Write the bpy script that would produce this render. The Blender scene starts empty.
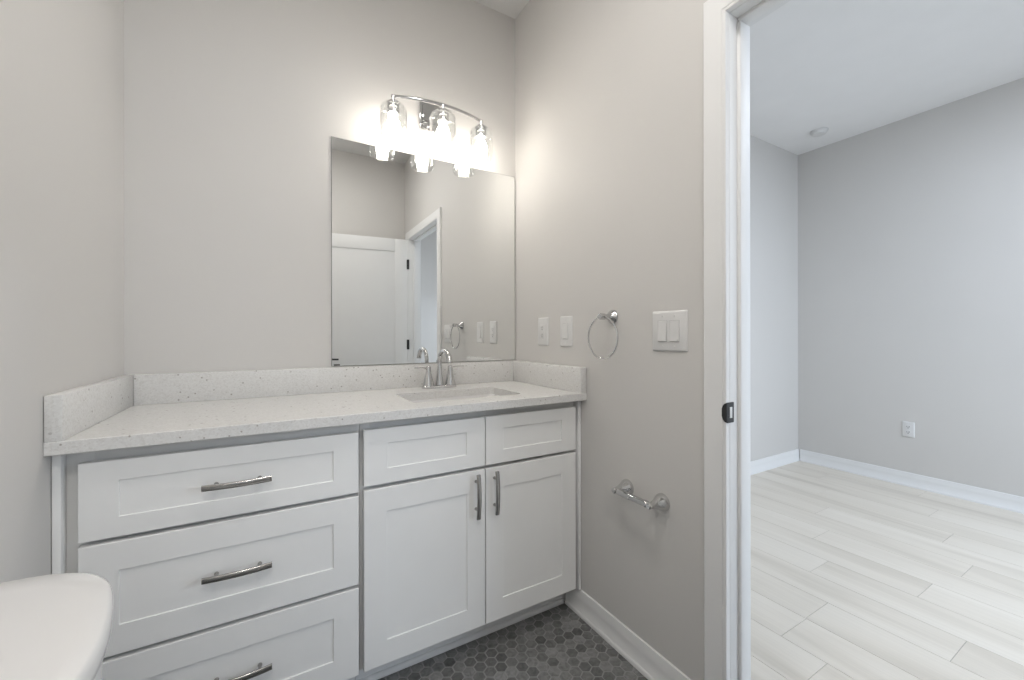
import bpy, bmesh, math, random
from mathutils import Vector, Matrix

random.seed(4)
PI = math.pi
SC = bpy.context.scene
COL = SC.collection

# ------------------------------------------------------------------ camera, world, exposure
cam_data = bpy.data.cameras.new('camera')
cam = bpy.data.objects.new('camera', cam_data)
COL.objects.link(cam)
cam_data.sensor_width = 36.0
cam_data.sensor_fit = 'HORIZONTAL'
cam_data.lens = 410.8 / 1024 * 36.0
cam_data.shift_y = -4.5 / 1024
cam_data.clip_start = 0.02
cam.matrix_world = (Matrix.Translation((-1.0876, -1.8363, 1.1418))
                    @ Matrix.Rotation(math.radians(-30.137), 4, 'Z')
                    @ Matrix.Rotation(PI / 2, 4, 'X')
                    @ Matrix.Rotation(-0.0015, 4, 'Z'))
SC.camera = cam

world = bpy.data.worlds.new('world')
SC.world = world
world.use_nodes = True
bg = world.node_tree.nodes['Background']
bg.inputs[0].default_value = (0.75, 0.87, 1.0, 1)
bg.inputs[1].default_value = 0.4

SC.view_settings.view_transform = 'Standard'
SC.view_settings.look = 'None'
SC.view_settings.gamma = 1.0
SC.view_settings.use_curve_mapping = False
SC.view_settings.exposure = 0.04


def area_light(name, loc, direction, sx, sy, power, color):
    d = bpy.data.lights.new(name, 'AREA')
    d.shape = 'RECTANGLE'
    d.size, d.size_y = sx, sy
    d.energy = power
    d.color = color
    o = bpy.data.objects.new(name, d)
    COL.objects.link(o)
    o.location = loc
    o.rotation_euler = Vector(direction).to_track_quat('-Z', 'Y').to_euler()
    return o


BULB_STRENGTH = 37.0
ALCOVE_FILL = 57.0  # this and the next two: strengths of the added ceiling fill lamps
ROOM_FILL = 45.0
BED_FILL = 118.0
# daylight entering the bedroom through its window, and added unseen fill for the bathroom at the alcove window
area_light('bedroom_daylight', (2.05, -3.62, 1.45), (-0.25, 1, -1.3), 1.7, 1.5, 64.0, (0.765, 0.89, 1.06))
area_light('bathroom_fill_light', (-1.11, -2.87, 1.40), (0, 1, -0.02), 0.72, 1.6, 2.0, (0.93, 0.97, 1.0))


# ------------------------------------------------------------------ mesh helpers
def shade(me, angle=35):
    for p in me.polygons:
        p.use_smooth = True
    me.set_sharp_from_angle(angle=math.radians(angle))


def obj(name, bm, mats, parent=None, angle=28, smooth=True, recalc=True):
    if recalc:
        bmesh.ops.recalc_face_normals(bm, faces=bm.faces)
    me = bpy.data.meshes.new(name)
    bm.to_mesh(me)
    bm.free()
    if not isinstance(mats, (list, tuple)):
        mats = [mats]
    for m in mats:
        me.materials.append(m)
    if smooth:
        shade(me, angle)
    o = bpy.data.objects.new(name, me)
    COL.objects.link(o)
    if parent is not None:
        o.parent = parent
        o.location = -world_loc(parent)
    return o


def world_loc(o):
    v = Vector((0, 0, 0))
    while o is not None:
        v += o.location
        o = o.parent
    return v


def thing(name, label, cat, loc, group=None):
    o = bpy.data.objects.new(name, None)
    COL.objects.link(o)
    o.empty_display_size = 0.05
    o.location = loc
    tag(o, label, cat, group)
    return o


def tag(o, label, cat, group=None):
    o['label'] = label
    o['category'] = cat
    if group:
        o['group'] = group
    return o


def struct(name, bm, mats, label=None, parent=None, **k):
    o = obj(name, bm, mats, parent, **k)
    if parent is None:
        o['kind'] = 'structure'
    if label:
        o['label'] = label
    return o


def box(bm, x0, x1, y0, y1, z0, z1, bev=0.0, seg=2, mat=0):
    vs = [bm.verts.new((x, y, z)) for z in (z0, z1) for y in (y0, y1) for x in (x0, x1)]
    fs = []
    for q in ((0, 1, 3, 2), (4, 6, 7, 5), (0, 4, 5, 1), (2, 3, 7, 6), (0, 2, 6, 4), (1, 5, 7, 3)):
        f = bm.faces.new([vs[i] for i in q])
        f.material_index = mat
        fs.append(f)
    if bev > 0:
        es = list({e for f in fs for e in f.edges})
        r = bmesh.ops.bevel(bm, geom=es, offset=bev, segments=seg, profile=0.5, affect='EDGES')
        for f in r['faces']:
            f.material_index = mat
    return vs


def new_box(*a, **k):
    bm = bmesh.new()
    box(bm, *a, **k)
    return bm


def loop_prism(bm, loops, cap0=True, cap1=True, mat=0, closed=True):
    """skin successive closed loops of equal length"""
    rings = [[bm.verts.new(p) for p in L] for L in loops]
    n = len(rings[0])
    for a, b in zip(rings, rings[1:]):
        for i in range(n if closed else n - 1):
            j = (i + 1) % n
            f = bm.faces.new((a[i], a[j], b[j], b[i]))
            f.material_index = mat
    if cap0:
        bm.faces.new(rings[0][::-1]).material_index = mat
    if cap1:
        bm.faces.new(rings[-1]).material_index = mat
    return rings


def frame_for(d):
    d = d.normalized()
    up = Vector((0, 0, 1)) if abs(d.z) < 0.9 else Vector((0, 1, 0))
    a = d.cross(up).normalized()
    return a, a.cross(d).normalized()


def lathe(bm, origin, axis, prof, n=32, cap0=True, cap1=True, mat=0):
    """prof: (distance along axis, radius)"""
    o, d = Vector(origin), Vector(axis).normalized()
    a, b = frame_for(d)
    loops = []
    for h, r in prof:
        r = max(r, 1e-4)
        loops.append([o + d * h + (a * math.cos(2 * PI * i / n) + b * math.sin(2 * PI * i / n)) * r for i in range(n)])
    loop_prism(bm, loops, cap0, cap1, mat)


def tube(bm, pts, rad, n=14, caps=True, mat=0, sec=None):
    """round (or sec=(a,b) elliptic) tube along a polyline, parallel-transported frame"""
    pts = [Vector(p) for p in pts]
    rads = rad if isinstance(rad, (list, tuple)) else [rad] * len(pts)
    t0 = (pts[1] - pts[0]).normalized()
    a, b = frame_for(t0)
    loops = []
    for i, p in enumerate(pts):
        t = ((pts[min(i + 1, len(pts) - 1)] - pts[max(i - 1, 0)])).normalized()
        a = (a - t * a.dot(t)).normalized()
        b = t.cross(a).normalized()
        sa, sb = sec if sec else (1, 1)
        loops.append([p + (a * math.cos(2 * PI * k / n) * sa + b * math.sin(2 * PI * k / n) * sb) * rads[i] for k in range(n)])
    loop_prism(bm, loops, caps, caps, mat)


def ring_tube(bm, c, u, v, R, r, n=64, m=12):
    c, u, v = Vector(c), Vector(u).normalized(), Vector(v).normalized()
    w = u.cross(v)
    rows = []
    for i in range(n):
        t = 2 * PI * i / n
        d = u * math.cos(t) + v * math.sin(t)
        rows.append([bm.verts.new(c + d * R + (d * math.cos(2 * PI * k / m) + w * math.sin(2 * PI * k / m)) * r) for k in range(m)])
    for i in range(n):
        for k in range(m):
            a, b = rows[i], rows[(i + 1) % n]
            bm.faces.new((a[k], a[(k + 1) % m], b[(k + 1) % m], b[k]))


def rrect(x0, x1, y0, y1, r, z, k=6):
    pts = []
    for cx, cy, a0 in ((x1 - r, y1 - r, 0), (x0 + r, y1 - r, 90), (x0 + r, y0 + r, 180), (x1 - r, y0 + r, 270)):
        for i in range(k + 1):
            a = math.radians(a0 + 90 * i / k)
            pts.append((cx + r * math.cos(a), cy + r * math.sin(a), z))
    return pts


# ------------------------------------------------------------------ materials
def mat(name):
    m = bpy.data.materials.new(name)
    m.use_nodes = True
    nt = m.node_tree
    return m, nt, nt.nodes['Principled BSDF']


def N(nt, kind, **inp):
    n = nt.nodes.new(kind)
    for k, v in inp.items():
        n.inputs[k.replace('_', ' ')].default_value = v
    return n


def ramp(nt, stops):
    n = nt.nodes.new('ShaderNodeValToRGB')
    e = n.color_ramp.elements
    while len(e) < len(stops):
        e.new(0.5)
    for i, (p, c) in enumerate(stops):
        e[i].position = p
        e[i].color = (*c, 1)
    return n


def surface(name, color, rough=0.5, metal=0.0, var=0.03, scale=6.0, bump=0.0, bump_scale=200.0, spec=0.5):
    """paint, enamel, metal: base colour with a faint procedural variation and an optional fine bump"""
    m, nt, b = mat(name)
    tc = N(nt, 'ShaderNodeTexCoord')
    nz = N(nt, 'ShaderNodeTexNoise', Scale=scale, Detail=3.0)
    nt.links.new(tc.outputs['Object'], nz.inputs['Vector'])
    lo = [c * (1 - var) for c in color]
    hi = [min(1, c * (1 + var)) for c in color]
    rp = ramp(nt, [(0.3, lo), (0.7, hi)])
    nt.links.new(nz.outputs['Fac'], rp.inputs['Fac'])
    nt.links.new(rp.outputs['Color'], b.inputs['Base Color'])
    b.inputs['Roughness'].default_value = rough
    b.inputs['Metallic'].default_value = metal
    b.inputs['Specular IOR Level'].default_value = spec
    if bump > 0:
        n2 = N(nt, 'ShaderNodeTexNoise', Scale=bump_scale, Detail=2.0)
        nt.links.new(tc.outputs['Object'], n2.inputs['Vector'])
        bp = N(nt, 'ShaderNodeBump', Strength=bump, Distance=0.001)
        nt.links.new(n2.outputs['Fac'], bp.inputs['Height'])
        nt.links.new(bp.outputs['Normal'], b.inputs['Normal'])
    return m


M_WALL = surface('wall_paint', (0.64, 0.624, 0.602), 0.6, var=0.012, scale=1.5, bump=0.12, bump_scale=140)
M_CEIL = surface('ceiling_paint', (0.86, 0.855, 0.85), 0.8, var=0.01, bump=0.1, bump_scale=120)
M_CEIL_DARK = surface('ceiling_paint_dimmed', (0.70, 0.695, 0.685), 0.8, var=0.01, bump=0.1, bump_scale=120)  # same ceiling paint toned darker, the light difference put into the colour
M_TRIM = surface('trim_enamel', (0.80, 0.80, 0.795), 0.55, var=0.01, spec=0.3)
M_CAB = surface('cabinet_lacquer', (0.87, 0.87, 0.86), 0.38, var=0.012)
M_CAB_SHADE = surface('cabinet_lacquer_shaded', (0.76, 0.755, 0.74), 0.45, var=0.012)  # cabinet white darkened, recess shade painted into the colour
M_CHROME = surface('polished_chrome', (0.62, 0.62, 0.62), 0.08, 1.0, var=0.01)
M_NICKEL = surface('brushed_nickel', (0.40, 0.39, 0.375), 0.22, 1.0, var=0.04, scale=60)
M_BLACK = surface('black_iron', (0.045, 0.045, 0.046), 0.42, 0.5, var=0.1)
M_PLATE = surface('white_plastic', (0.71, 0.705, 0.695), 0.35, var=0.008)
M_GAPS = surface('shaded_plastic_gap', (0.46, 0.455, 0.445), 0.6, var=0.02)
M_SLOT = surface('dark_slot', (0.10, 0.10, 0.10), 0.6, var=0.05)
M_PORC = surface('white_porcelain', (0.745, 0.735, 0.725), 0.14, var=0.006)
M_STEEL = surface('mirror_edge', (0.30, 0.30, 0.29), 0.3, 0.7, var=0.02)


def quartz():
    m, nt, b = mat('speckled_white_quartz')
    tc = N(nt, 'ShaderNodeTexCoord')
    v1 = N(nt, 'ShaderNodeTexVoronoi', Scale=260.0)
    v2 = N(nt, 'ShaderNodeTexVoronoi', Scale=95.0)
    n1 = N(nt, 'ShaderNodeTexNoise', Scale=22.0, Detail=4.0)
    for n in (v1, v2, n1):
        nt.links.new(tc.outputs['Object'], n.inputs['Vector'])
    base = ramp(nt, [(0.0, (0.645, 0.635, 0.615)), (0.3, (0.695, 0.685, 0.67)), (0.75, (0.72, 0.715, 0.70)), (1.0, (0.74, 0.735, 0.72))])
    sep = N(nt, 'ShaderNodeSeparateColor')
    nt.links.new(v1.outputs['Color'], sep.inputs[0])
    nt.links.new(sep.outputs[0], base.inputs['Fac'])
    sep2 = N(nt, 'ShaderNodeSeparateColor')
    nt.links.new(v2.outputs['Color'], sep2.inputs[0])
    thr = ramp(nt, [(0.0, (1, 1, 1)), (0.035, (1, 1, 1)), (0.04, (0, 0, 0)), (1.0, (0, 0, 0))])
    nt.links.new(sep2.outputs[1], thr.inputs['Fac'])
    dist = ramp(nt, [(0.0, (1, 1, 1)), (0.28, (1, 1, 1)), (0.34, (0, 0, 0)), (1.0, (0, 0, 0))])
    nt.links.new(v2.outputs['Distance'], dist.inputs['Fac'])
    mul = N(nt, 'ShaderNodeMath')
    mul.operation = 'MULTIPLY'
    nt.links.new(thr.outputs['Color'], mul.inputs[0])
    nt.links.new(dist.outputs['Color'], mul.inputs[1])
    mix = N(nt, 'ShaderNodeMix')
    mix.data_type = 'RGBA'
    nt.links.new(mul.outputs[0], mix.inputs[0])
    nt.links.new(base.outputs['Color'], mix.inputs[6])
    mix.inputs[7].default_value = (0.40, 0.38, 0.35, 1)
    nt.links.new(mix.outputs[2], b.inputs['Base Color'])
    b.inputs['Roughness'].default_value = 0.22
    return m


def hex_tile():
    m, nt, b = mat('grey_marble_hexagon_tile')
    g = N(nt, 'ShaderNodeNewGeometry')
    tc = N(nt, 'ShaderNodeTexCoord')
    rp = ramp(nt, [(0.0, (0.105, 0.105, 0.103)), (0.2, (0.14, 0.14, 0.138)), (0.6, (0.175, 0.176, 0.172)), (1.0, (0.225, 0.226, 0.222))])
    nt.links.new(g.outputs['Random Per Island'], rp.inputs['Fac'])
    nz = N(nt, 'ShaderNodeTexNoise', Scale=38.0, Detail=5.0, Distortion=1.5)
    nt.links.new(tc.outputs['Object'], nz.inputs['Vector'])
    r2 = ramp(nt, [(0.3, (0.72, 0.72, 0.72)), (0.7, (1.25, 1.25, 1.25))])
    nt.links.new(nz.outputs['Fac'], r2.inputs['Fac'])
    mx = N(nt, 'ShaderNodeMix')
    mx.data_type = 'RGBA'
    mx.blend_type = 'MULTIPLY'
    mx.inputs[0].default_value = 1.0
    nt.links.new(rp.outputs['Color'], mx.inputs[6])
    nt.links.new(r2.outputs['Color'], mx.inputs[7])
    nt.links.new(mx.outputs[2], b.inputs['Base Color'])
    b.inputs['Roughness'].default_value = 0.42
    return m


def oak():
    m, nt, b = mat('pale_washed_oak_plank')
    g = N(nt, 'ShaderNodeNewGeometry')
    tc = N(nt, 'ShaderNodeTexCoord')
    mp = N(nt, 'ShaderNodeMapping')
    mp.inputs['Scale'].default_value = (3.6, 0.42, 1.0)
    add = N(nt, 'ShaderNodeVectorMath')
    add.operation = 'ADD'
    comb = N(nt, 'ShaderNodeCombineXYZ')
    mulr = N(nt, 'ShaderNodeMath')
    mulr.operation = 'MULTIPLY'
    mulr.inputs[1].default_value = 37.0
    nt.links.new(g.outputs['Random Per Island'], mulr.inputs[0])
    nt.links.new(mulr.outputs[0], comb.inputs[2])
    nt.links.new(tc.outputs['Object'], mp.inputs['Vector'])
    nt.links.new(mp.outputs['Vector'], add.inputs[0])
    nt.links.new(comb.outputs[0], add.inputs[1])
    big = N(nt, 'ShaderNodeTexNoise', Scale=1.3, Detail=3.0, Distortion=0.8)
    nt.links.new(add.outputs[0], big.inputs['Vector'])
    mp2 = N(nt, 'ShaderNodeMapping')
    mp2.inputs['Scale'].default_value = (9.0, 0.35, 1.0)
    nt.links.new(add.outputs[0], mp2.inputs['Vector'])
    fine = N(nt, 'ShaderNodeTexNoise', Scale=5.0, Detail=6.0)
    nt.links.new(mp2.outputs['Vector'], fine.inputs['Vector'])
    r1 = ramp(nt, [(0.28, (0.60, 0.55, 0.475)), (0.48, (0.72, 0.668, 0.588)), (0.75, (0.775, 0.727, 0.65))])
    nt.links.new(big.outputs['Fac'], r1.inputs['Fac'])
    r2 = ramp(nt, [(0.3, (0.95, 0.945, 0.94)), (0.7, (1.02, 1.02, 1.02))])
    nt.links.new(fine.outputs['Fac'], r2.inputs['Fac'])
    mx = N(nt, 'ShaderNodeMix')
    mx.data_type = 'RGBA'
    mx.blend_type = 'MULTIPLY'
    mx.inputs[0].default_value = 1.0
    nt.links.new(r1.outputs['Color'], mx.inputs[6])
    nt.links.new(r2.outputs['Color'], mx.inputs[7])
    nt.links.new(mx.outputs[2], b.inputs['Base Color'])
    b.inputs['Roughness'].default_value = 0.38
    return m


def mirror_mat():
    m, nt, b = mat('silvered_mirror')
    nz = N(nt, 'ShaderNodeTexNoise', Scale=2.0)
    rp = ramp(nt, [(0.0, (0.90, 0.91, 0.905)), (1.0, (0.92, 0.93, 0.925))])
    nt.links.new(nz.outputs['Fac'], rp.inputs['Fac'])
    nt.links.new(rp.outputs['Color'], b.inputs['Base Color'])
    b.inputs['Metallic'].default_value = 1.0
    b.inputs['Roughness'].default_value = 0.0
    return m


def thin_glass(name, tint=(0.97, 0.975, 0.975), lo=0.04, hi=0.75):
    m, nt, b = mat(name)
    nt.nodes.remove(b)
    out = nt.nodes['Material Output']
    tr = N(nt, 'ShaderNodeBsdfTransparent')
    nz = N(nt, 'ShaderNodeTexNoise', Scale=4.0)
    rp = ramp(nt, [(0.0, tint), (1.0, [min(1, c * 1.01) for c in tint])])
    nt.links.new(nz.outputs['Fac'], rp.inputs['Fac'])
    nt.links.new(rp.outputs['Color'], tr.inputs['Color'])
    gl = N(nt, 'ShaderNodeBsdfGlossy')
    gl.inputs['Color'].default_value = (1, 1, 1, 1)
    gl.inputs['Roughness'].default_value = 0.03
    lw = N(nt, 'ShaderNodeLayerWeight', Blend=0.35)
    mr = N(nt, 'ShaderNodeMapRange')
    mr.inputs['To Min'].default_value = lo
    mr.inputs['To Max'].default_value = hi
    nt.links.new(lw.outputs['Facing'], mr.inputs['Value'])
    mx = N(nt, 'ShaderNodeMixShader')
    nt.links.new(mr.outputs['Result'], mx.inputs[0])
    nt.links.new(tr.outputs[0], mx.inputs[1])
    nt.links.new(gl.outputs[0], mx.inputs[2])
    nt.links.new(mx.outputs[0], out.inputs['Surface'])
    return m


def glow(name, color, strength):
    m, nt, b = mat(name)
    b.inputs['Base Color'].default_value = (0.9, 0.9, 0.9, 1)
    b.inputs['Emission Color'].default_value = (*color, 1)
    b.inputs['Emission Strength'].default_value = strength
    nz = N(nt, 'ShaderNodeTexNoise', Scale=3.0)
    rp = ramp(nt, [(0.0, [c * 0.98 for c in color]), (1.0, color)])
    nt.links.new(nz.outputs['Fac'], rp.inputs['Fac'])
    nt.links.new(rp.outputs['Color'], b.inputs['Emission Color'])
    return m


M_QUARTZ = quartz()
M_HEX = hex_tile()
M_GROUT = surface('grey_grout', (0.285, 0.283, 0.277), 0.85, var=0.06, scale=30)
M_OAK = oak()
M_GAP = surface('plank_gap', (0.34, 0.32, 0.29), 0.8, var=0.05)
M_MIRROR = mirror_mat()
M_GLASS = thin_glass('clear_shade_glass')
M_PANE = thin_glass('window_glass', lo=0.03, hi=0.5)
M_BULB = glow('lit_bulb', (1.0, 0.93, 0.84), BULB_STRENGTH)

# ------------------------------------------------------------------ dimensions
XL = -1.519          # left wall
ZC = 2.785           # ceiling
YF = -2.09           # wall behind the camera's right, door rests in front of it
XA = -0.70           # end of that wall; alcove beyond
YA = -2.85            # far end of the alcove
WT = 0.10            # wall thickness
BX, BY, BF = 3.058, 0.0973, -3.6       # bedroom right wall, left wall, window wall
OP0, OP1, OPZ = -1.1585, -1.943, 2.029   # doorway between jamb faces
J = 0.018                              # jamb board

# ------------------------------------------------------------------ shell
struct('wall_back', new_box(XL - WT, 0.0, 0.0, BY, 0, ZC), M_WALL)
struct('wall_left', new_box(XL - WT, XL, YA - 0.1, 0.0, 0, ZC), M_WALL)
bm = bmesh.new()
box(bm, 0, WT, OP0 + J, BY, 0, ZC)
box(bm, 0, WT, BF - 0.1, OP1 - J, 0, ZC)
box(bm, 0, WT, OP1 - J, OP0 + J, OPZ + J, ZC)
struct('wall_right', bm, M_WALL)
struct('wall_front', new_box(XA, 0.0, YA - 0.1, YF, 0, ZC), M_WALL)
# alcove end wall with an opening for the added window
wx0, wx1, wz0, wz1 = -1.48, -0.74, 0.55, 2.3
bm = bmesh.new()
box(bm, XL, wx0, YA - 0.1, YA, 0, ZC)
box(bm, wx1, XA, YA - 0.1, YA, 0, ZC)
box(bm, wx0, wx1, YA - 0.1, YA, 0, wz0)
box(bm, wx0, wx1, YA - 0.1, YA, wz1, ZC)
struct('wall_alcove', bm, M_WALL)


def window(n, x0, x1, y, z0, z1, mull):
    bm = bmesh.new()
    w = 0.045
    box(bm, x0, x1, y, y + 0.06, z0, z0 + w, 0.003)
    box(bm, x0, x1, y, y + 0.06, z1 - w, z1, 0.003)
    box(bm, x0, x0 + w, y, y + 0.06, z0 + w, z1 - w, 0.003)
    box(bm, x1 - w, x1, y, y + 0.06, z0 + w, z1 - w, 0.003)
    if mull:
        box(bm, x0 + w, x1 - w, y + 0.012, y + 0.05, (z0 + z1) / 2 - 0.018, (z0 + z1) / 2 + 0.018, 0.003)
    o = struct('window_%d' % n, bm, M_TRIM)
    struct('window_pane', new_box(x0 + w, x1 - w, y + 0.024, y + 0.03, z0 + w, z1 - w), M_PANE, parent=o)


window(1, 1.15, 2.95, BF - 0.08, 0.65, 2.25, True)
window(2, wx0, wx1, YA - 0.08, wz0, wz1, True)  # added unseen alcove window, put in to light the bathroom

# bedroom shell
struct('wall_bedroom_left', new_box(0.0, BX + 0.1, BY, BY + 0.1, 0, ZC), M_WALL)
struct('wall_bedroom_right', new_box(BX, BX + 0.1, BF - 0.1, BY, 0, ZC), M_WALL)
bm = bmesh.new()
box(bm, WT, 1.15, BF - 0.1, BF, 0, ZC)
box(bm, 2.95, BX, BF - 0.1, BF, 0, ZC)
box(bm, 1.15, 2.95, BF - 0.1, BF, 0, 0.65)
box(bm, 1.15, 2.95, BF - 0.1, BF, 2.25, ZC)
struct('wall_bedroom_window', bm, M_WALL)
struct('ceiling', new_box(XL - WT, WT / 2, YA - 0.1, BY + 0.1, ZC, ZC + 0.08), M_CEIL_DARK)
struct('ceiling_bedroom', new_box(WT / 2, BX + 0.1, BF - 0.1, BY + 0.1, ZC, ZC + 0.08), M_CEIL)

# hexagon mosaic floor: grout bed with raised tiles
bm = bmesh.new()
box(bm, XL - WT, 0.05, YA - 0.1, 0.05, -0.05, -0.0012, mat=1)
P = 0.0418
R1 = P / math.sqrt(3) * 0.895
y = -0.592 - 62 * P * 0.866
row = -62
while y < -0.02:
    x = -0.243 + (P / 2 if row % 2 else 0) - 33 * P
    while x < 0.02:
        if XL + 0.005 < x < 0.035 and y > YA:
            lo, hi = [], []
            for k in range(6):
                a = math.radians(30 + 60 * k)
                jx = random.uniform(-0.0003, 0.0003)
                lo.append((x + R1 * math.cos(a) + jx, y + R1 * math.sin(a), -0.0012))
                hi.append((x + R1 * 0.965 * math.cos(a) + jx, y + R1 * 0.965 * math.sin(a), 0.0))
            rr = loop_prism(bm, [lo, hi], cap0=False, cap1=True, mat=0)
        x += P
    y += P * 0.866
    row += 1
struct('floor', bm, [M_HEX, M_GROUT], smooth=False, recalc=False)

# bedroom plank floor
bm = bmesh.new()
box(bm, 0.05, BX + 0.1, BF - 0.1, BY + 0.1, -0.05, -0.0015, mat=1)
PW, PL, G = 0.19, 1.22, 0.0006
known = {0.576: -1.0, 0.956: -1.362, 1.336: -1.174}
k = -5
while 0.956 + k * PW < BX:
    x0 = 0.956 + k * PW
    x1 = x0 + PW
    ph = None
    for kx, ky in known.items():
        if abs(kx - x0) < 0.02:
            ph = ky
    if ph is None:
        ph = -0.31 - ((k * 0.437) % 1.0) * PL
    y1 = ph + PL * math.ceil((BY - ph) / PL)
    while y1 > BF:
        y0 = y1 - PL
        a, b2 = max(x0, 0.05), min(x1, BX)
        c, d = max(y0, BF), min(y1, BY)
        if b2 - a > 0.01 and d - c > 0.01:
            lo = [(a + G, c + G, -0.0015), (b2 - G, c + G, -0.0015), (b2 - G, d - G, -0.0015), (a + G, d - G, -0.0015)]
            g2 = G + 0.0006
            hi = [(a + g2, c + g2, 0), (b2 - g2, c + g2, 0), (b2 - g2, d - g2, 0), (a + g2, d - g2, 0)]
            loop_prism(bm, [lo, hi], cap0=False, cap1=True, mat=0)
        y1 = y0
    k += 1
struct('floor_bedroom', bm, [M_OAK, M_GAP], smooth=False, recalc=False)

# baseboards: a stepped profile run along a wall
BPROF = [(0, 0), (0.0155, 0), (0.0152, 0.009), (0.0138, 0.0145), (0.0110, 0.017), (0.0105, 0.0175), (0.0105, 0.066), (0.0100, 0.074), (0.0085, 0.082), (0.0075, 0.092), (0.006, 0.1025), (0, 0.1035)]


def baseboard(name, p0, p1, out):
    bm = bmesh.new()
    o = Vector((*out, 0))
    loops = []
    for p in (p0, p1):
        loops.append([Vector((*p, 0)) + o * a + Vector((0, 0, h)) for a, h in BPROF])
    loop_prism(bm, loops)
    return struct(name, bm, M_TRIM, angle=50)


baseboard('baseboard_right', (0, -0.4335), (0, OP0 + 0.0702), (-1, 0))
baseboard('baseboard_left', (XL, -0.52), (XL, YA), (1, 0))
baseboard('baseboard_front', (XA, YF), (-0.02, YF), (0, 1))
baseboard('baseboard_bedroom_left', (WT, BY), (BX, BY), (0, -1))
baseboard('baseboard_bedroom_right', (BX, BY - 0.019), (BX, BF), (-1, 0))

# door casing (bathroom side and bedroom side) and jamb
CW = 0.069
CPROF = [(0, 0), (0.0, 0.013), (0.004, 0.0165), (0.0575, 0.0165), (0.0585, 0.0148), (0.0600, 0.0146), (0.0612, 0.0162), (0.0660, 0.0162), (0.0682, 0.0150), (0.069, 0.0125), (0.069, 0)]


def casing(name, xf, sgn, rv):
    """mitred casing round the doorway; profile measured from the outer edge inward, proud of the wall by sgn*t"""
    bm = bmesh.new()
    y0, y1, z1 = OP0 + rv, OP1 - rv, OPZ + rv
    loops = []
    for yy, sy, zz, top in ((y0, 1, 0.0, False), (y0, 1, z1, True), (y1, -1, z1, True), (y1, -1, 0.0, False)):
        L = []
        for a, t in CPROF:
            off = CW - a
            L.append((xf + sgn * t, yy + sy * off, (zz + off) if top else zz))
        loops.append(L)
    loop_prism(bm, loops)
    return struct(name, bm, M_TRIM, angle=20)


casing('trim_1', 0.0, -1, 0.001)
casing('trim_2', WT, 1, 0.012)
bm = bmesh.new()
box(bm, 0, WT, OP0, OP0 + J, 0, OPZ + J, 0.0015)
box(bm, 0, WT, OP1 - J, OP1, 0, OPZ + J, 0.0015)
box(bm, 0.0005, WT - 0.0005, OP1, OP0, OPZ, OPZ + J)
box(bm, 0.0365, 0.075, OP0 - 0.0095, OP0 + 0.004, 0, OPZ - 0.0095, 0.004, 3)
box(bm, 0.0365, 0.075, OP1 - 0.004, OP1 + 0.0095, 0, OPZ - 0.0095, 0.004, 3)
box(bm, 0.0365, 0.075, OP1, OP0, OPZ - 0.0095, OPZ + 0.004, 0.004, 3)
jamb = struct('trim_3', bm, M_TRIM)
# strike plate with a lip that curls over the jamb's front edge
bm = bmesh.new()
zs = 0.929
loops = []
for xx, yy, hw in ((-0.0195, OP0 + 0.0105, 0.010), (-0.0194, OP0 + 0.0085, 0.0165), (-0.0190, OP0 + 0.006, 0.0215), (-0.0186, OP0 + 0.003, 0.0248), (-0.0172, OP0 - 0.0010, 0.0268), (-0.0145, OP0 - 0.0022, 0.028), (0.013, OP0 - 0.0022, 0.028), (0.015, OP0 - 0.0022, 0.0265)):
    loops.append([(xx, yy, zs - hw), (xx, yy, zs + hw), (xx + 0.001, yy + 0.0016, zs + hw), (xx + 0.001, yy + 0.0016, zs - hw)])
loop_prism(bm, loops)
sp = struct('strike_plate', bm, M_BLACK, 'black iron latch strike plate', parent=jamb)
struct('latch_hole', new_box(-0.004, 0.0065, OP0 - 0.0032, OP0 - 0.0016, zs - 0.015, zs + 0.015, 0.0004), M_PLATE, 'pale latch opening', parent=sp)

# ------------------------------------------------------------------ the open door, swung back towards the wall behind
DW, DH, DT = 0.772, 2.02, 0.035
HX, HY = -0.012, OP1 - 0.004
DA = math.radians(6.0)           # past square


def door_pt(u, v, z):
    """u along the door from its hinge edge, v through its thickness (0 = face towards the vanity)"""
    dx, dy = -math.cos(DA), -math.sin(DA)
    nx, ny = math.sin(DA), -math.cos(DA)
    return (HX + dx * u + nx * v, HY + dy * u + ny * v, z)


def xform(bm):
    for v in bm.verts:
        v.co = door_pt(*v.co)


bm = bmesh.new()
RC = 0.008
box(bm, 0.003, DW, RC, DT - RC, 0.008, 0.008 + DH)
S, RT, RB = 0.115, 0.115, 0.2
for v0, v1 in ((0, RC + 0.0005), (DT - RC - 0.0005, DT)):
    box(bm, 0.003, S, v0, v1, 0.008, DH + 0.008, 0.0012)
    box(bm, DW - S, DW, v0, v1, 0.008, DH + 0.008, 0.0012)
    box(bm, S, DW - S, v0, v1, 0.008, 0.008 + RB, 0.0012)
    box(bm, S, DW - S, v0, v1, DH + 0.008 - RT, DH + 0.008, 0.0012)
xform(bm)
door = struct('door_1', bm, M_TRIM)
for z in (0.22, 1.06, 1.80):
    bm = bmesh.new()
    lathe(bm, (-0.004, -0.004, z - 0.045), (0, 0, 1), [(0, 0.0075), (0.002, 0.0088), (0.088, 0.0088), (0.09, 0.0075)], n=16)
    box(bm, -0.004, -0.001 + 0.004, 0, 0.03, z - 0.045, z + 0.045, 0.0008)
    box(bm, -0.016, 0.010, -0.0022, -0.0004, z - 0.045, z + 0.045, 0.0005)
    xform(bm)
    struct('hinge', bm, M_BLACK, 'black door hinge', parent=door)
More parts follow.
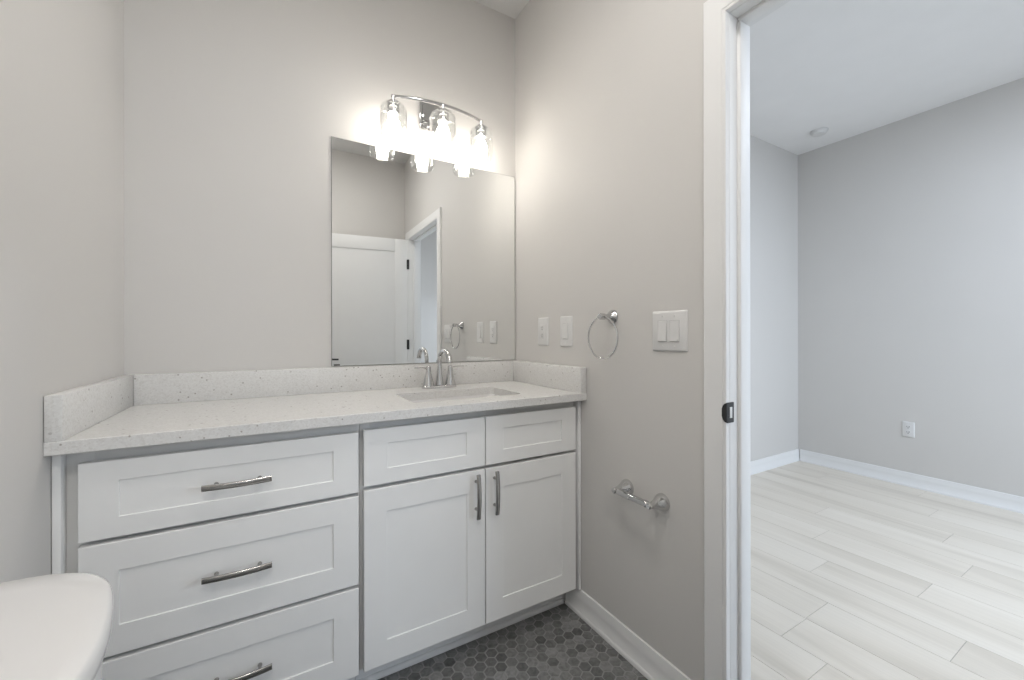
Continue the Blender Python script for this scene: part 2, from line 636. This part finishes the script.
for v, s in ((0.0, -1), (DT, 1)):
    bm = bmesh.new()
    lathe(bm, (DW - 0.07, v, 0.94), (0, s, 0), [(0, 0.031), (0.006, 0.031), (0.009, 0.027), (0.012, 0.013), (0.035, 0.012), (0.037, 0.012)])
    tube(bm, [(DW - 0.07, v + s * 0.037, 0.94), (DW - 0.10, v + s * 0.038, 0.94), (DW - 0.18, v + s * 0.037, 0.938)], [0.0095, 0.0085, 0.007], n=12)
    if s > 0:
        bm.free()
        continue                     # the wall side handle would touch the wall stop
    xform(bm)
    struct('door_handle', bm, M_BLACK, 'black lever handle', parent=door)

# ------------------------------------------------------------------ vanity cabinets
FY = -0.5276        # face of doors and drawers
FT = 0.02
DEEP = 0.010
KY = FY + FT        # face frame plane
ZT = 0.881          # underside of the countertop


def shaker(name, x0, x1, z0, z1, st, rl, parent):
    bm = bmesh.new()
    rec, e = 0.0042, 0.0014

    def rect_loop(g, yv):
        a, b2, c, d = x0 + g[0], x1 - g[0], z0 + g[1], z1 - g[1]
        return [(a, yv, c), (b2, yv, c), (b2, yv, d), (a, yv, d)]

    loop_prism(bm, [rect_loop((0, 0), KY), rect_loop((0, 0), FY + e), rect_loop((e, e), FY), rect_loop((st, rl), FY),
                    rect_loop((st + 0.0008, rl + 0.0008), FY + 0.0008), rect_loop((st + 0.001, rl + 0.001), FY + rec)])
    return obj(name, bm, M_CAB, parent)


def pull(cx, cz, vertical, parent):
    """arched bar pull: flattened bar bowed away from the face, on two short posts"""
    bm = bmesh.new()
    L = 0.153
    pts, n = [], 17
    for i in range(n):
        t = -1 + 2 * i / (n - 1)
        out = 0.0225 + 0.0065 * (1 - t * t)
        pts.append((t * L / 2, -out))
    a, b2 = 0.0074, 0.0042
    loops = []
    for i, (s, yv) in enumerate(pts):
        L2 = []
        for k in range(16):
            an = 2 * PI * k / 16
            ca, sa = math.cos(an), math.sin(an)
            ca = math.copysign(abs(ca) ** 0.6, ca) * a
            sa = math.copysign(abs(sa) ** 0.6, sa) * b2
            if vertical:
                L2.append((cx + ca, FY + yv + sa, cz + s))
            else:
                L2.append((cx + s, FY + yv + sa, cz + ca))
        loops.append(L2)
    loop_prism(bm, loops)
    for s in (-0.048, 0.048):
        o = (cx, FY, cz + s) if vertical else (cx + s, FY, cz)
        lathe(bm, o, (0, -1, 0), [(-0.0005, 0.0055), (0.003, 0.0052), (0.005, 0.004), (0.025, 0.004)], n=14)
    return obj('handle', bm, M_NICKEL, parent)


def carcass(x0, x1, parent, rails, stiles):
    bm = bmesh.new()
    box(bm, x0, x0 + 0.016, KY + 0.018 + DEEP, -0.004, 0.105, ZT - 0.0005)
    box(bm, x1 - 0.016, x1, KY + 0.018 + DEEP, -0.004, 0.105, ZT - 0.0005)
    box(bm, x0 + 0.016, x1 - 0.016, KY + 0.018 + DEEP, -0.004, 0.105, 0.121)
    box(bm, x0 + 0.016, x1 - 0.016, -0.012, -0.004, 0.121, ZT - 0.0005)
    obj('body', bm, M_CAB_SHADE, parent)
    bm = bmesh.new()
    for a, b2 in stiles:
        box(bm, a, b2, KY + 0.0004 + DEEP, KY + 0.018 + DEEP, 0.105, ZT - 0.0005, 0.0006)
    for a, b2 in rails:
        for (s0, s1), (t0, t1) in zip(stiles, stiles[1:]):
            box(bm, s1, t0, KY + 0.0004 + DEEP, KY + 0.018 + DEEP, a, b2)
    obj('face_frame', bm, M_CAB_SHADE, parent)
    obj('toe_kick', new_box(x0, x1, -0.4205, -0.4035, 0.0, 0.1045), M_TRIM, parent)
    bm = bmesh.new()
    q = [(-0.4205, 0.0005), (-0.4325, 0.0005), (-0.4323, 0.008), (-0.4308, 0.0125), (-0.4275, 0.0158), (-0.4235, 0.017), (-0.4205, 0.017)]
    loop_prism(bm, [[(xx, a + 0.013 * 0, b2) for a, b2 in q] for xx in (x0, x1 - 0.018 * (x1 > -0.1))])
    obj('shoe_moulding', bm, M_TRIM, parent, angle=50)


dc = thing('drawer_cabinet', 'white three drawer vanity cabinet standing against the left wall', 'cabinet', (-1.18, -0.26, 0))
carcass(-1.5175, -0.8583, dc, [(0.105, 0.13), (0.365, 0.405), (0.64, 0.69), (0.84, ZT - 0.0005)], [(-1.5025, -1.455), (-0.885, -0.8583)])
bm = new_box(-1.5175, -1.5027, FY + 0.003, KY + 0.018, 0.105, ZT - 0.0005, 0.001)
obj('filler_strip', bm, M_CAB, dc)
for z0, z1, rl, hz in ((0.667, 0.849, 0.047, 0.7570), (0.389, 0.656, 0.068, 0.524), (0.114, 0.378, 0.068, 0.2490)):
    d = shaker('drawer', -1.475, -0.8655, z0, z1, 0.070, rl, dc)
    pull(-1.1685, hz, False, d)

sk = thing('sink_cabinet', 'white two door vanity cabinet under the sink beside the right wall', 'cabinet', (-0.43, -0.26, 0))
carcass(-0.8577, -0.0020, sk, [(0.105, 0.13), (0.65, 0.70), (0.84, ZT - 0.0005)], [(-0.8577, -0.83), (-0.455, -0.42), (-0.045, -0.0165)])
obj('filler_strip', new_box(-0.0150, -0.0020, FY + 0.001, KY + 0.018, 0.105, ZT - 0.0005, 0.001), M_CAB, sk)
for x0, x1, hx in ((-0.850, -0.4395, -0.475), (-0.4355, -0.030, -0.402)):
    shaker('drawer_front', x0, x1, 0.680, 0.8535, 0.070, 0.047, sk)
    d = shaker('door', x0, x1, 0.1155, 0.668, 0.068, 0.074, sk)
    pull(hx, 0.583, True, d)

# ------------------------------------------------------------------ countertop with splashes, sink, faucet
CT0, CT1 = -0.56, 0.911
SX0, SX1, SY0, SY1 = -0.672, -0.237, -0.452, -0.197
ct = thing('countertop', 'speckled white quartz vanity countertop with raised splashes on three sides', 'countertop', (-0.76, -0.28, ZT))
bm = bmesh.new()
e = 0.0015
hole = rrect(SX0, SX1, SY0, SY1, 0.022, CT1, 6)
n = len(hole)


def fill_ring(outer, inner, z):
    vs = [bm.verts.new((p[0], p[1], z)) for p in outer]
    wv = [bm.verts.new((p[0], p[1], z)) for p in inner]
    es = []
    for L in (vs, wv):
        for i in range(len(L)):
            es.append(bm.edges.new((L[i], L[(i + 1) % len(L)])))
    bmesh.ops.triangle_fill(bm, use_beauty=True, use_dissolve=False, edges=es)
    return vs, wv


def rect(i, b):
    # i: inset of the exposed front edge
    return [(XL + 0.001, CT0 + i), (-0.001, CT0 + i), (-0.001, -0.0005), (XL + 0.001, -0.0005)]


top_o, top_i = fill_ring(rect(e, 0), hole, CT1)
bot_o, bot_i = fill_ring(rect(e, 0), hole, ZT)
m1 = [bm.verts.new((*p, CT1 - e)) for p in rect(0, 0)]
m2 = [bm.verts.new((*p, ZT + e)) for p in rect(0, 0)]
for A, B in ((top_o, m1), (m1, m2), (m2, bot_o), (top_i, bot_i)):
    for i in range(len(A)):
        j = (i + 1) % len(A)
        bm.faces.new((A[i], A[j], B[j], B[i]))
obj('slab', bm, M_QUARTZ, ct)
SH = 0.1017
obj('back_splash', new_box(XL + 0.0305, -0.0305, -0.0295, -0.0005, CT1, CT1 + SH, 0.0015), M_QUARTZ, ct)
obj('side_splash', new_box(XL + 0.001, XL + 0.0303, CT0 + 0.001, -0.0005, CT1, CT1 + SH, 0.0018), M_QUARTZ, ct)
obj('side_splash', new_box(-0.0303, -0.001, CT0 + 0.001, -0.0005, CT1, CT1 + SH, 0.0018), M_QUARTZ, ct)

sink = thing('sink', 'white rectangular undermount basin sunk into the quartz countertop', 'sink', (-0.4545, -0.3245, 0.73))
bm = bmesh.new()
loops = []
o0, o1 = [], []
for g, z, r in ((0.012, 0.8805, 0.03), (-0.002, 0.8805, 0.024), (-0.004, 0.874, 0.03), (-0.010, 0.80, 0.034), (-0.020, 0.768, 0.045), (-0.045, 0.752, 0.06), (-0.085, 0.748, 0.04), (-0.105, 0.746, 0.02)):
    loops.append(rrect(SX0 - g, SX1 + g, SY0 - g, SY1 + g, r, z, 6))
for g, z, r in ((-0.105, 0.738, 0.02), (-0.04, 0.738, 0.05), (-0.002, 0.765, 0.045), (0.006, 0.80, 0.034), (0.012, 0.870, 0.03)):
    loops.append(rrect(SX0 - g, SX1 + g, SY0 - g, SY1 + g, r, z, 6))
loops.append(loops[0])
rings = [[bm.verts.new(p) for p in L] for L in loops[:-1]]
for A, B in zip(rings, rings[1:] + rings[:1]):
    for i in range(len(A)):
        j = (i + 1) % len(A)
        bm.faces.new((A[i], A[j], B[j], B[i]))
bm.faces.new(rings[7])
bm.faces.new(rings[8][::-1])
obj('basin', bm, M_PORC, sink, angle=60)
bm = bmesh.new()
lathe(bm, (-0.4545, -0.3245, 0.7462), (0, 0, 1), [(0, 0.030), (0.002, 0.029), (0.003, 0.024), (0.0015, 0.020), (0.0015, 0.018), (0.006, 0.016), (0.008, 0.008)])
obj('drain', bm, M_CHROME, sink)

FX, FYC = -0.449, -0.093
fc = thing('faucet', 'chrome two handle faucet with a high arched spout behind the sink', 'faucet', (FX, FYC, CT1))
bm = bmesh.new()
loop_prism(bm, [rrect(FX - 0.08 + g, FX + 0.08 - g, FYC - 0.028 + g, FYC + 0.028 - g, 0.027 - g * 0.8, CT1 + z, 6) for g, z in ((0, 0.0005), (0, 0.006), (0.002, 0.010), (0.006, 0.0125))])
obj('base_plate', bm, M_CHROME, fc, angle=25)
bm = bmesh.new()
pts, rads = [], []
for z, r in ((0.010, 0.0185), (0.018, 0.0175), (0.035, 0.0150), (0.06, 0.0120), (0.085, 0.0102), (0.098, 0.0095)):
    pts.append((FX, FYC, CT1 + z))
    rads.append(r)
AR, az = 0.061, CT1 + 0.110
for i in range(0, 19):
    t = PI * i / 18 * 0.93
    pts.append((FX, FYC - AR + AR * math.cos(t), az + 0.055 * math.sin(t)))
    rads.append(0.0095 + 0.0025 * (i / 18) ** 2)
pts.append(tuple(Vector(pts[-1]) + Vector((0, -0.0005, -0.005))))
rads.append(0.0122)
pts.append(tuple(Vector(pts[-1]) + Vector((0, 0, -0.0006))))
rads.append(0.009)
tube(bm, pts, rads, n=20)
obj('spout', bm, M_CHROME, fc, angle=50)
for s in (-1, 1):
    hx = FX + s * 0.0505
    bm = bmesh.new()
    lathe(bm, (hx, FYC, CT1 + 0.008), (0, 0, 1), [(0, 0.0250), (0.004, 0.0248), (0.010, 0.0235), (0.025, 0.0200), (0.045, 0.0158), (0.062, 0.0122), (0.066, 0.0126), (0.069, 0.0124), (0.071, 0.0116), (0.083, 0.0108), (0.088, 0.0085), (0.090, 0.003)], n=24)
    h = obj('handle', bm, M_CHROME, fc, angle=30)
    bm = bmesh.new()
    tube(bm, [(hx, FYC, CT1 + 0.086), (hx + s * 0.015, FYC - 0.002, CT1 + 0.088), (hx + s * 0.04, FYC - 0.005, CT1 + 0.091), (hx + s * 0.064, FYC - 0.008, CT1 + 0.092)], [0.0058, 0.0055, 0.0047, 0.0040], n=12, sec=(1.25, 0.75))
    obj('lever', bm, M_CHROME, h)

# ------------------------------------------------------------------ mirror
MX0, MX1, MZ0, MZ1 = -0.8815, -0.006, 1.0155, 1.962
mr = thing('mirror', 'large frameless rectangular mirror resting above the quartz splash', 'mirror', (-0.444, -0.003, MZ0))
bm = bmesh.new()
box(bm, MX0, MX1, -0.0042, -0.0006, MZ0, MZ1, mat=1)
bv = [(MX0, MZ0), (MX1, MZ0), (MX1, MZ1), (MX0, MZ1)]
ib = 0.0018
q = [bm.verts.new((x + (ib if x == MX0 else -ib), -0.0050, z + (ib if z == MZ0 else -ib))) for x, z in bv]
bm.faces.new(q).material_index = 0
q2 = [bm.verts.new((x, -0.0042, z)) for x, z in bv]
for i in range(4):
    j = (i + 1) % 4
    bm.faces.new((q2[i], q2[j], q[j], q[i])).material_index = 1
obj('mirror_glass', bm, [M_MIRROR, M_STEEL], mr, smooth=False, recalc=True)
bm = new_box(MX0 + 0.008, MX0 + 0.032, -0.0080, -0.0051, MZ0 + 0.003, MZ0 + 0.0085, 0.0008)
obj('clip', bm, M_BLACK, mr, ) ['label'] = 'small dark mirror clip'

# ------------------------------------------------------------------ vanity light
LX, LZ = -0.4515, 2.142
vl = thing('vanity_light', 'chrome three bulb vanity light with clear glass shades above the mirror', 'light', (LX, 0, LZ - 0.03))
bm = bmesh.new()
box(bm, LX - 0.062, LX + 0.062, -0.020, -0.0005, 2.082, 2.206, 0.004, 3)
box(bm, LX - 0.05, LX + 0.05, -0.026, -0.0195, 2.094, 2.194, 0.003, 2)
obj('back_plate', bm, M_CHROME, vl)
BEND, BOW = 0.105, 0.042


def bar_y(x):
    t = (x - LX) / 0.203
    return -(BEND + BOW * (1 - t * t))


bm = bmesh.new()
tube(bm, [(LX, -0.024, LZ + 0.0), (LX, -0.08, LZ), (LX, bar_y(LX), LZ)], 0.0075, n=16)
obj('arm', bm, M_CHROME, vl)
bm = bmesh.new()
pts = [(LX + 0.21 * (-1 + 2 * i / 28), bar_y(LX + 0.21 * (-1 + 2 * i / 28)), LZ) for i in range(29)]
tube(bm, pts, 0.0062, n=14, sec=(0.75, 1.1))
obj('bar', bm, M_CHROME, vl)
for s in (-1, 0, 1):
    x = LX + s * 0.2025
    yv = bar_y(x)
    bm = bmesh.new()
    lathe(bm, (x, yv, LZ + 0.003), (0, 0, -1), [(0, 0.004), (0.004, 0.0065), (0.024, 0.0065), (0.026, 0.015), (0.029, 0.0245), (0.033, 0.0260), (0.036, 0.0255), (0.074, 0.0250), (0.079, 0.0235), (0.0795, 0.019)], n=28)
    obj('socket', bm, M_CHROME, vl)
    bm = bmesh.new()
    zt = LZ - 0.0335
    prof = [(0.0, 0.022), (0.002, 0.034), (0.007, 0.045), (0.016, 0.053), (0.030, 0.0565), (0.060, 0.0575), (0.115, 0.0575), (0.132, 0.0560), (0.142, 0.0525), (0.1425, 0.0500), (0.140, 0.0495), (0.131, 0.0530), (0.115, 0.0545), (0.060, 0.0545), (0.032, 0.0535), (0.019, 0.0500), (0.010, 0.0430), (0.005, 0.0335), (0.003, 0.022)]
    lathe(bm, (x, yv, zt), (0, 0, -1), prof, n=40, cap0=False, cap1=False)
    obj('shade', bm, M_GLASS, vl, angle=70)
    bm = bmesh.new()
    lathe(bm, (x, yv, LZ - 0.070), (0, 0, -1), [(0, 0.0125), (0.012, 0.0135), (0.025, 0.018), (0.042, 0.0265), (0.060, 0.0300), (0.078, 0.0285), (0.092, 0.0215), (0.100, 0.012), (0.1035, 0.003)], n=28)
    obj('light_bulb', bm, M_BULB, vl, angle=70)


# ------------------------------------------------------------------ plates on the right wall
def wplate(bm, y0, y1, z0, z1, x=0.0, out=-1, t=0.0065):
    L = []
    for g, d in ((0, 0.0004), (0.0004, 0.002), (0.003, t - 0.0012), (0.0055, t)):
        L.append([(x + out * d, a, b2) for a, b2, _ in rrect(y0 + g, y1 - g, z0 + g, z1 - g, 0.004, 0, 3)])
    loop_prism(bm, L)


def rocker(y, z, name, parent, tilt=0.0025):
    bm = bmesh.new()
    hw, hh = 0.0165, 0.0325
    A = [(-0.0062, y - hw, z - hh), (-0.0062, y + hw, z - hh), (-0.0062, y + hw, z + hh), (-0.0062, y - hw, z + hh)]
    g = 0.0012
    B = [(-0.0085 - tilt, y - hw + g, z - hh + g), (-0.0085 - tilt, y + hw - g, z - hh + g), (-0.0078, y + hw - g, z + hh - g), (-0.0078, y - hw + g, z + hh - g)]
    loop_prism(bm, [A, B])
    return obj(name, bm, M_PLATE, parent)


def rocker_gap(y, z, parent):
    bm = bmesh.new()
    hw, hh, w = 0.0178, 0.0338, 0.0011
    for a, b2, c, d in ((y - hw, y + hw, z - hh - 0.0008, z - hh + w), (y - hw, y + hw, z + hh - w, z + hh), (y - hw, y - hw + w, z - hh, z + hh), (y + hw - w, y + hw, z - hh, z + hh)):
        box(bm, -0.0068, -0.0062, a, b2, c, d)
    return obj('rocker_gap', bm, M_GAPS, parent)


def screw(y, z, parent):
    bm = bmesh.new()
    lathe(bm, (-0.0064, y, z), (-1, 0, 0), [(0, 0.0034), (0.001, 0.0032), (0.0015, 0.002)], n=12)
    return obj('screw', bm, M_PLATE, parent)


o = thing('wall_outlet', 'white bathroom wall outlet above the counter, nearest the mirror', 'outlet', (0, -0.2555, 1.16))
bm = bmesh.new()
wplate(bm, -0.297, -0.214, 1.0955, 1.2245)
obj('cover_plate', bm, M_PLATE, o)
bm = bmesh.new()
box(bm, -0.0082, -0.0062, -0.272, -0.239, 1.1275, 1.1925, 0.0008)
rc = obj('receptacle', bm, M_PLATE, o)
bm = bmesh.new()
for zz in (1.142, 1.176):
    box(bm, -0.0086, -0.0081, -0.2625, -0.2605, zz - 0.001, zz + 0.008)
    box(bm, -0.0086, -0.0081, -0.2505, -0.2485, zz - 0.001, zz + 0.007)
    lathe(bm, (-0.0081, -0.2555, zz - 0.006), (-1, 0, 0), [(0, 0.0026), (0.0005, 0.0026)], n=10)
obj('slots', bm, M_SLOT, rc)

o = thing('light_switch', 'white single rocker light switch left of the towel ring', 'light switch', (0, -0.4295, 1.16))
bm = bmesh.new()
wplate(bm, -0.471, -0.388, 1.0955, 1.2245)
obj('cover_plate', bm, M_PLATE, o)
rocker_gap(-0.4295, 1.16, o)
rocker(-0.4295, 1.16, 'rocker', o)
screw(-0.4295, 1.1105, o)
screw(-0.4295, 1.2095, o)

o = thing('light_switch', 'white double rocker light switch between towel ring and doorway', 'light switch', (0, -0.96, 1.155))
bm = bmesh.new()
wplate(bm, -1.0265, -0.8935, 1.0905, 1.2195)
obj('cover_plate', bm, M_PLATE, o)
for yy, tl in ((-0.937, 0.0025), (-0.983, 0.0025)):
    rocker_gap(yy, 1.155, o)
    rocker(yy, 1.155, 'rocker', o, tl)
    screw(yy, 1.1065, o)
    screw(yy, 1.2035, o)

o = thing('towel_ring', 'round chrome towel ring on the right wall beside the counter end', 'towel ring', (0, -0.708, 1.21))
bm = bmesh.new()
lathe(bm, (-0.0003, -0.708, 1.21), (-1, 0, 0), [(0, 0.0265), (0.004, 0.0262), (0.008, 0.0235), (0.014, 0.0165), (0.022, 0.0115), (0.034, 0.0092), (0.046, 0.0090)])
obj('mount', bm, M_CHROME, o)
bm = bmesh.new()
lathe(bm, (-0.040, -0.708, 1.2105), (-1, 0, 0), [(0, 0.0088), (0.002, 0.0112), (0.006, 0.0118), (0.022, 0.0116), (0.027, 0.0100), (0.029, 0.006)], n=24)
obj('hub', bm, M_CHROME, o)
bm = bmesh.new()
ring_tube(bm, (-0.051, -0.707, 1.1335), (0, 1, 0), (0, 0, 1), 0.0765, 0.0031)
obj('ring', bm, M_CHROME, o)

o = thing('toilet_paper_holder', 'empty chrome toilet paper holder low on the right wall', 'toilet paper holder', (0, -0.848, 0.597))
for yy in (-0.780, -0.932):
    bm = bmesh.new()
    lathe(bm, (-0.0003, yy, 0.6025), (-1, 0, 0), [(0, 0.0285), (0.004, 0.0285), (0.010, 0.0268), (0.020, 0.0220), (0.032, 0.0160), (0.046, 0.0115), (0.058, 0.0102), (0.067, 0.0098), (0.070, 0.007)])
    obj('post', bm, M_CHROME, o)
bm = bmesh.new()
lathe(bm, (-0.058, -0.783, 0.6025), (0, -1, 0), [(-0.004, 0.006), (0.004, 0.0070), (0.008, 0.0100), (0.012, 0.0115), (0.064, 0.0118), (0.0645, 0.0105), (0.126, 0.0105), (0.1305, 0.0118), (0.137, 0.0112), (0.143, 0.0070), (0.150, 0.006)], n=24)
obj('roller', bm, M_CHROME, o)

# ------------------------------------------------------------------ toilet (tank corner shows at lower left)
TY = -1.135
tl = thing('toilet', 'white toilet with rounded tank lid standing against the left wall', 'toilet', (-1.2, TY, 0))


def spline_outline(half):
    """half outline (x, dy>=0) from the wall end round to the front centre, mirrored; Catmull-Rom smoothed"""
    pts = [(x, d) for x, d in half] + [(x, -d) for x, d in half[::-1][1:]]
    outp = []
    for i in range(len(pts) - 1):
        p0 = pts[max(i - 1, 0)]
        p1, p2 = pts[i], pts[i + 1]
        p3 = pts[min(i + 2, len(pts) - 1)]
        for k in range(4):
            t = k / 4
            outp.append(tuple(0.5 * (2 * p1[c] + (p2[c] - p0[c]) * t + (2 * p0[c] - 5 * p1[c] + 4 * p2[c] - p3[c]) * t * t
                                     + (3 * p1[c] - p0[c] - 3 * p2[c] + p3[c]) * t ** 3) for c in (0, 1)))
    outp.append(pts[-1])
    return outp


HALF = [(-1.508, 0.283), (-1.46, 0.284), (-1.405, 0.276), (-1.354, 0.250), (-1.318, 0.203), (-1.298, 0.140), (-1.285, 0.07), (-1.280, 0.0)]
OUT = spline_outline(HALF)
cxx = -1.41


def scaled(k, z, dx=0.0):
    return [(max(-1.508, cxx + (x - cxx) * k + dx), TY + d * k, z) for x, d in OUT]


bm = bmesh.new()
loop_prism(bm, [scaled(0.97, 0.712), scaled(0.995, 0.716), scaled(1.0, 0.726), scaled(1.0, 0.738), scaled(0.985, 0.746), scaled(0.955, 0.750), scaled(0.8, 0.7515)])
obj('tank_lid', bm, M_PORC, tl, angle=60)
bm = bmesh.new()
loop_prism(bm, [scaled(0.80, 0.37), scaled(0.84, 0.385), scaled(0.88, 0.50), scaled(0.92, 0.65), scaled(0.93, 0.7118)])
obj('tank', bm, M_PORC, tl, angle=60)


def oval(cx, rx, ry, z, n=40, sq=1.0):
    return [(cx + rx * math.cos(2 * PI * i / n), TY + ry * math.sin(2 * PI * i / n), z) for i in range(n)]


bm = bmesh.new()
loop_prism(bm, [oval(-1.16, 0.22, 0.11, 0.0), oval(-1.16, 0.22, 0.11, 0.06), oval(-1.14, 0.21, 0.105, 0.16), oval(-1.10, 0.24, 0.14, 0.27), oval(-1.075, 0.275, 0.18, 0.36), oval(-1.075, 0.28, 0.185, 0.395), oval(-1.075, 0.21, 0.13, 0.397), oval(-1.09, 0.17, 0.10, 0.30), oval(-1.12, 0.08, 0.06, 0.22)])
box(bm, -1.50, -1.30, TY - 0.10, TY + 0.10, 0.30, 0.372, 0.02, 3)
obj('bowl', bm, M_PORC, tl, angle=60)
bm = bmesh.new()
loop_prism(bm, [oval(-1.085, 0.285, 0.19, 0.398), oval(-1.085, 0.288, 0.193, 0.405), oval(-1.085, 0.283, 0.188, 0.416)])
obj('seat', bm, M_PORC, tl, angle=60)
bm = bmesh.new()
loop_prism(bm, [oval(-1.085, 0.280, 0.186, 0.4165), oval(-1.085, 0.286, 0.191, 0.422), oval(-1.085, 0.280, 0.185, 0.436), oval(-1.085, 0.23, 0.15, 0.441)])
obj('seat_cover', bm, M_PORC, tl, angle=60)
bm = bmesh.new()
lathe(bm, (-1.318, TY - 0.155, 0.655), (1, -0.35, 0), [(-0.01, 0.012), (0.012, 0.012), (0.016, 0.009)], n=16)
tube(bm, [(-1.303, TY - 0.160, 0.655), (-1.293, TY - 0.12, 0.652), (-1.283, TY - 0.07, 0.646)], [0.006, 0.0055, 0.0065], n=10)
obj('flush_lever', bm, M_CHROME, tl)

# ------------------------------------------------------------------ bedroom details
o = thing('wall_outlet', 'white outlet low on the bedroom wall above its baseboard', 'outlet', (BX, -0.656, 0.428))
bm = bmesh.new()
wplate(bm, -0.692, -0.620, 0.370, 0.486, x=BX)
obj('cover_plate', bm, M_PLATE, o)
for zz in (0.408, 0.448):
    bm = bmesh.new()
    L = []
    for d, r in ((0.006, 0.0165), (0.0085, 0.016)):
        L.append([(BX - d, -0.656 + r * math.cos(2 * PI * i / 20), zz + r * 0.85 * math.sin(2 * PI * i / 20)) for i in range(20)])
    loop_prism(bm, L)
    rc = obj('receptacle', bm, M_PLATE, o)
    bm = bmesh.new()
    box(bm, BX - 0.0090, BX - 0.0084, -0.664, -0.661, zz - 0.002, zz + 0.008)
    box(bm, BX - 0.0090, BX - 0.0084, -0.651, -0.648, zz - 0.002, zz + 0.007)
    box(bm, BX - 0.0090, BX - 0.0084, -0.659, -0.653, zz - 0.010, zz - 0.005)
    obj('slots', bm, M_SLOT, rc)

o = thing('smoke_detector', 'round white smoke detector on the bedroom ceiling near the corner', 'smoke detector', (2.714, -0.218, ZC))
bm = bmesh.new()
lathe(bm, (2.714, -0.218, ZC - 0.0003), (0, 0, -1), [(0, 0.062), (0.006, 0.062), (0.0065, 0.058)], n=36)
obj('base', bm, M_PLATE, o)
bm = bmesh.new()
lathe(bm, (2.714, -0.218, ZC - 0.006), (0, 0, -1), [(0, 0.058), (0.008, 0.057), (0.010, 0.053), (0.014, 0.053), (0.022, 0.047), (0.026, 0.035), (0.027, 0.01)], n=36)
obj('cover', bm, M_PLATE, o)

# added ceiling lamps, out of view, put in to fill the rooms with light
for nm, lx, ly, power, tint, lab in (
        ('alcove', -1.07, -2.45, ALCOVE_FILL, (1.0, 0.975, 0.945), 'added unseen fill lamp, a round white disc over the alcove behind the camera'),
        ('bathroom', -0.76, -1.25, ROOM_FILL, (1.0, 0.975, 0.945), 'added unseen fill lamp, a round white disc in the middle of the bathroom'),
        ('bedroom', 1.75, -1.8, BED_FILL, (0.855, 0.935, 1.06), 'added unseen fill lamp, a round white disc in the middle of the bedroom')):
    o = thing('ceiling_fill_lamp', lab, 'light', (lx, ly, ZC))
    bm = bmesh.new()
    lathe(bm, (lx, ly, ZC - 0.0003), (0, 0, -1), [(0, 0.16), (0.02, 0.16), (0.024, 0.15), (0.02, 0.147)], n=48)
    obj('fill_lamp_rim', bm, M_PLATE, o)
    bm = bmesh.new()
    lathe(bm, (lx, ly, ZC - 0.0195), (0, 0, -1), [(0, 0.147), (0.006, 0.143), (0.012, 0.11), (0.015, 0.05), (0.0155, 0.005)], n=48)
    obj('fill_lamp_diffuser', bm, glow('lit_%s_diffuser' % nm, tint, power), o)
